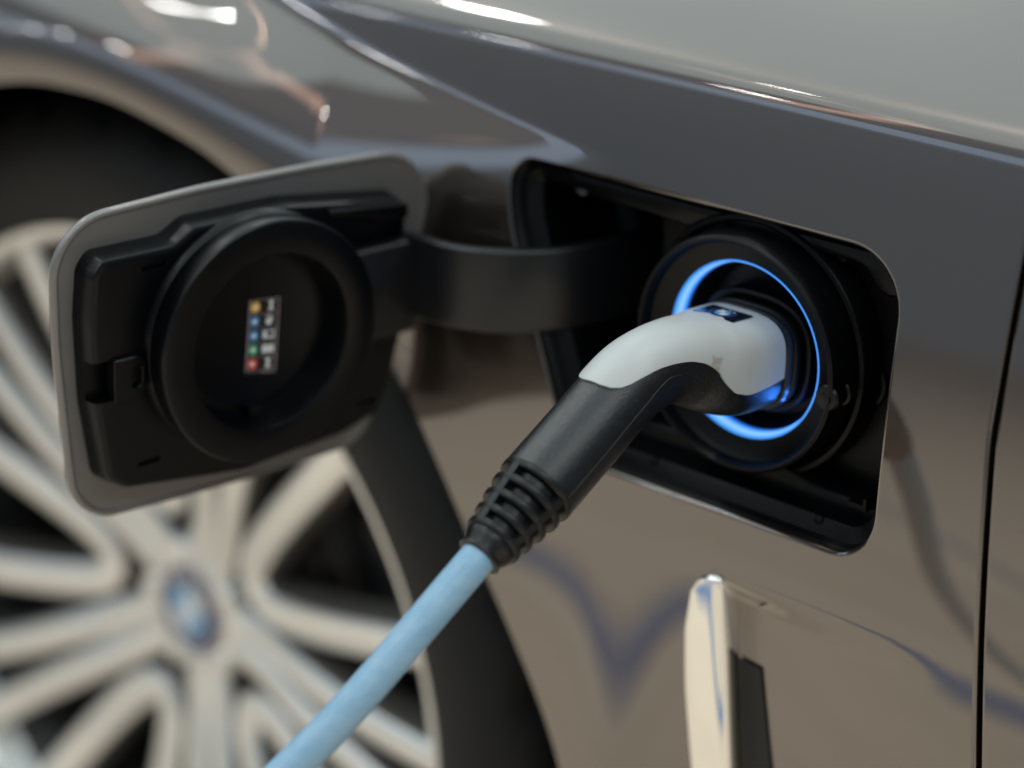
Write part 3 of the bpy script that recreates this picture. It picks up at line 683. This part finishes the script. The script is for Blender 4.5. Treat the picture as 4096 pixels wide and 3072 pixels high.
def sec_pt(i, phi, off=0.):
    """i may be fractional; phi from the top (0) over the +x flank (90) to the bottom (180)"""
    i0 = int(np.clip(math.floor(i), 0, len(ST) - 2)); f = i - i0
    s = ST[i0] * (1 - f) + ST[i0 + 1] * f; t = Tn[i0] * (1 - f) + Tn[i0 + 1] * f; t = t / np.linalg.norm(t)
    up = np.array([t[1], -t[0]]);  up = up if up[1] > 0 else -up
    c, sn = math.cos(phi), math.sin(phi); e = 2 / s[5]
    b = s[3] if c > 0 else s[4]
    px = (s[2] + off) * math.copysign(abs(sn) ** e, sn); pz = (b + off) * math.copysign(abs(c) ** e, c)
    return (XC + px * 1e-3, (s[0] + up[0] * pz) * 1e-3, (s[1] + up[1] * pz) * 1e-3)
NP = 96
loops = [[sec_pt(i, 2*PI*k/NP) for k in range(NP)] for i in range(len(ST))]
kpart(link('plug_body', MB().loft(loops).mesh('plug_body'), 'handle_plastic', sharp=40))
# white cover: grid in (station, angle) up to the flank line
yc = np.array([8, -6, -15, -22, -28, -34, -40, -47, -58, -68, -75, -79, -81.5, -82.6]); ph = np.array([95, 98, 101.5, 102, 95, 86, 77, 70, 62, 54, 46, 39, 29, 14.])
ys = ST[:, 0]
def idx_of(y): return np.interp(-y, -ys, np.arange(len(ys)))
yl = np.concatenate([np.linspace(8, -76, 70), -82.6 + 6.6 * np.linspace(1, 0, 14)[1:] ** 2])
K = 44; rows = []
for y in yl:
    pmx = math.radians(np.interp(-y, -yc, ph)); i = idx_of(y); row = []
    for j in range(-K, K + 1):
        row.append(sec_pt(i, pmx * j / K, 1.0))
    row = [sec_pt(i, -pmx * 1.0, -.3), sec_pt(i, -pmx, .62)] + row + [sec_pt(i, pmx, .62), sec_pt(i, pmx, -.3)]
    rows.append(row)
fr = [tuple(np.array(p) + np.array([0, .0003, 0])) for p in rows[0]]; i0_ = idx_of(8.3); pm0 = math.radians(95)
fr2 = [sec_pt(i0_, pm0 * np.clip(j, -K, K) / K, -.3) for j in range(-K - 2, K + 3)]
kpart(link('plug_cover', MB().loft([fr2] + rows, False, True, closed=False).mesh('plug_cover'), 'cover_white', sharp=50))
# parting line bead along the flank
pb = [sec_pt(i, math.radians(np.interp(ST[int(i), 0], [-123, -95, -72, -60, -50, -40], [86, 86, 84, 78, 84, 96])), .15) for i in range(int(idx_of(-40)), len(ST))]
kpart(link('parting_line', tube(pb, .00028, 8).mesh('parting_line'), 'handle_plastic'))
# rubber sleeve round the mouth of the plug and the shroud of the socket
def band(name, prof, material, parent):
    lp_ = []
    for y, off in prof + prof[:1]:
        i = idx_of(y); lp_.append([sec_pt(i, 2*PI*k/NP, off) for k in range(NP)])
    o = link(name, MB().loft(lp_, False, False).mesh(name), material, sharp=30)
    return o
kpart(band('mouth_sleeve', [(9.0, -1), (9.0, .6), (9.6, 1.6), (11.5, 2.1), (12.6, 1.6), (13.2, .8), (14.0, .8), (14.6, 2.2), (16.5, 2.6), (18, 1.8), (19, .5), (24, .5), (24, -1)], 'relief_rubber', None))
sh = band('inlet_shroud', [(20, 2.8), (19.2, 3.6), (19.0, 5.0), (19.6, 6.2), (21, 6.6), (30, 6.6), (34, 6.6), (34, 2.8)], 'port_plastic', None); sh.parent = port
# badge
def badge():
    mb_ = MB(); N = 44; cx, cy = XC, -.0045; hw, hl = .0112, .0076; tilt = .09; z0 = 14.05e-3
    def P(x, y, h): return (cx + x, cy + y, z0 + h - tilt * y - .0 + (-.0))
    def zt(y): 
        i = idx_of((cy + y) * 1e3); return sec_pt(i, 0, 1.0)[2]
    def Q(x, y, h): return (cx + x, cy + y, zt(y) + h)
    o = rounded([(-hw, -hl), (hw, -hl), (hw, hl), (-hw, hl)], .0012, 4)
    mb_.loft([[Q(p[0], p[1], -.001) for p in o], [Q(p[0], p[1], .00022) for p in o]], False, True, mi=0)
    def ring(r, h, mi, a0=0, a1=2*PI):
        full = a1 - a0 > 6.2; K_ = N if full else 12
        pts = [Q(r * math.cos(a0 + (a1-a0) * k / (K_ if full else K_ - 1)), r * math.sin(a0 + (a1-a0) * k / (K_ if full else K_ - 1)), h) for k in range(K_)]
        if full: mb_.add(pts, [tuple(range(K_))], mi)
        else: mb_.add([Q(0, 0, h)] + pts, [tuple(range(K_ + 1))], mi)
    r = .0061
    ring(r, .00032, 1); ring(r * .95, .00036, 2); ring(r * .62, .00040, 1)
    for k in range(4): ring(r * .58, .00044, 3 if k % 2 == 0 else 4, k * PI/2, (k+1) * PI/2)
    for ch, deg in (('B', 128), ('M', 90), ('W', 52)):
        gv, gf = glyph(ch, r * .36); a = math.radians(deg); c, s = math.cos(a - PI/2), math.sin(a - PI/2)
        mb_.add([Q(r * .785 * math.cos(a) + x * c - z * s, r * .785 * math.sin(a) + x * s + z * c, .00040) for x, z, _ in gv], gf, 5)
    return mb_.mesh_multi('badge')
kpart(link('badge', badge(), ['badge_black', 'badge_silver', 'badge_navy', 'badge_blue', 'badge_white', 'badge_white'], sharp=None, label='dark square badge with a blue and white roundel'))
# strain relief: core, rings and bars
p0 = np.array([XC, -.1225, -.0279]); d0 = np.array([0, -.880, -.475]); d0 /= np.linalg.norm(d0); u0 = np.array([1., 0, 0]); w0_ = np.cross(d0, u0); w0_ = w0_ if w0_[2] > 0 else -w0_
def rel(s, r, a): return tuple(p0 + d0 * s + r * (u0 * math.cos(a) + w0_ * math.sin(a)))
def rlathe(name, prof, n=56, close=False):
    lp_ = [[rel(s, r, 2*PI*k/n) for k in range(n)] for s, r in prof]
    if close: lp_.append(lp_[0])
    return MB().loft(lp_, not close, not close).mesh(name)
relief = kpart(link('strain_relief', rlathe('strain_relief', [(-.002, .0150), (.0005, .0134), (.004, .0126), (.010, .0116), (.020, .0102), (.0296, .0094), (.0310, .0112), (.0328, .0114), (.0350, .0108), (.0375, .0094), (.0388, .0092), (.0394, .0098), (.0402, .0098), (.0408, .0090), (.0408, .0060)]), 'relief_rubber', sharp=50))
RR = [(.0018, .0174), (.0092, .0165), (.0166, .0153), (.0238, .0140), (.0304, .0128)]
for s, r in RR:
    rg = link('relief_ring', rlathe('relief_ring', [(s - .0017, r - .0060), (s - .0017, r - .0005), (s - .0011, r), (s + .0011, r - .0002), (s + .0017, r - .0008), (s + .0017, r - .0062)], close=True), 'relief_rubber', relief, sharp=40)
for a in (98, 188, 278, 8):
    lp_ = []
    for s in np.linspace(.001, .0306, 12):
        r = np.interp(s, [x for x, _ in RR], [x for _, x in RR]) - .0001; h = .0018 / r; aa = math.radians(a)
        lp_.append([rel(s, r - .006, aa - h), rel(s, r, aa - h), rel(s, r + .00005, aa), rel(s, r, aa + h), rel(s, r - .006, aa + h)])
    link('relief_bar', MB().loft(lp_).mesh('relief_bar'), 'relief_rubber', relief)
e0 = np.array(rel(.036, 0, 0)); e1 = np.array(rel(.046, 0, 0))
cp = [e0, e1, (-.0165, -.1935, -.0752), (-.0226, -.2156, -.0945), (-.0324, -.2414, -.1169), (-.066, -.330, -.186), (-.12, -.50, -.30), (-.20, -.75, -.45), (-.30, -1.0, -.60), (-.37, -1.13, FLOOR_Z + .012)]
cp += [(x, y, FLOOR_Z + .0078) for x, y in ((-.46, -1.30), (-.66, -1.7), (-1.1, -2.2), (-1.9, -2.7), (-3.2, -3.0))]
kpart(link('cable', tube(spline(cp, 14), .0075, 28).mesh('cable'), 'cable_blue'))
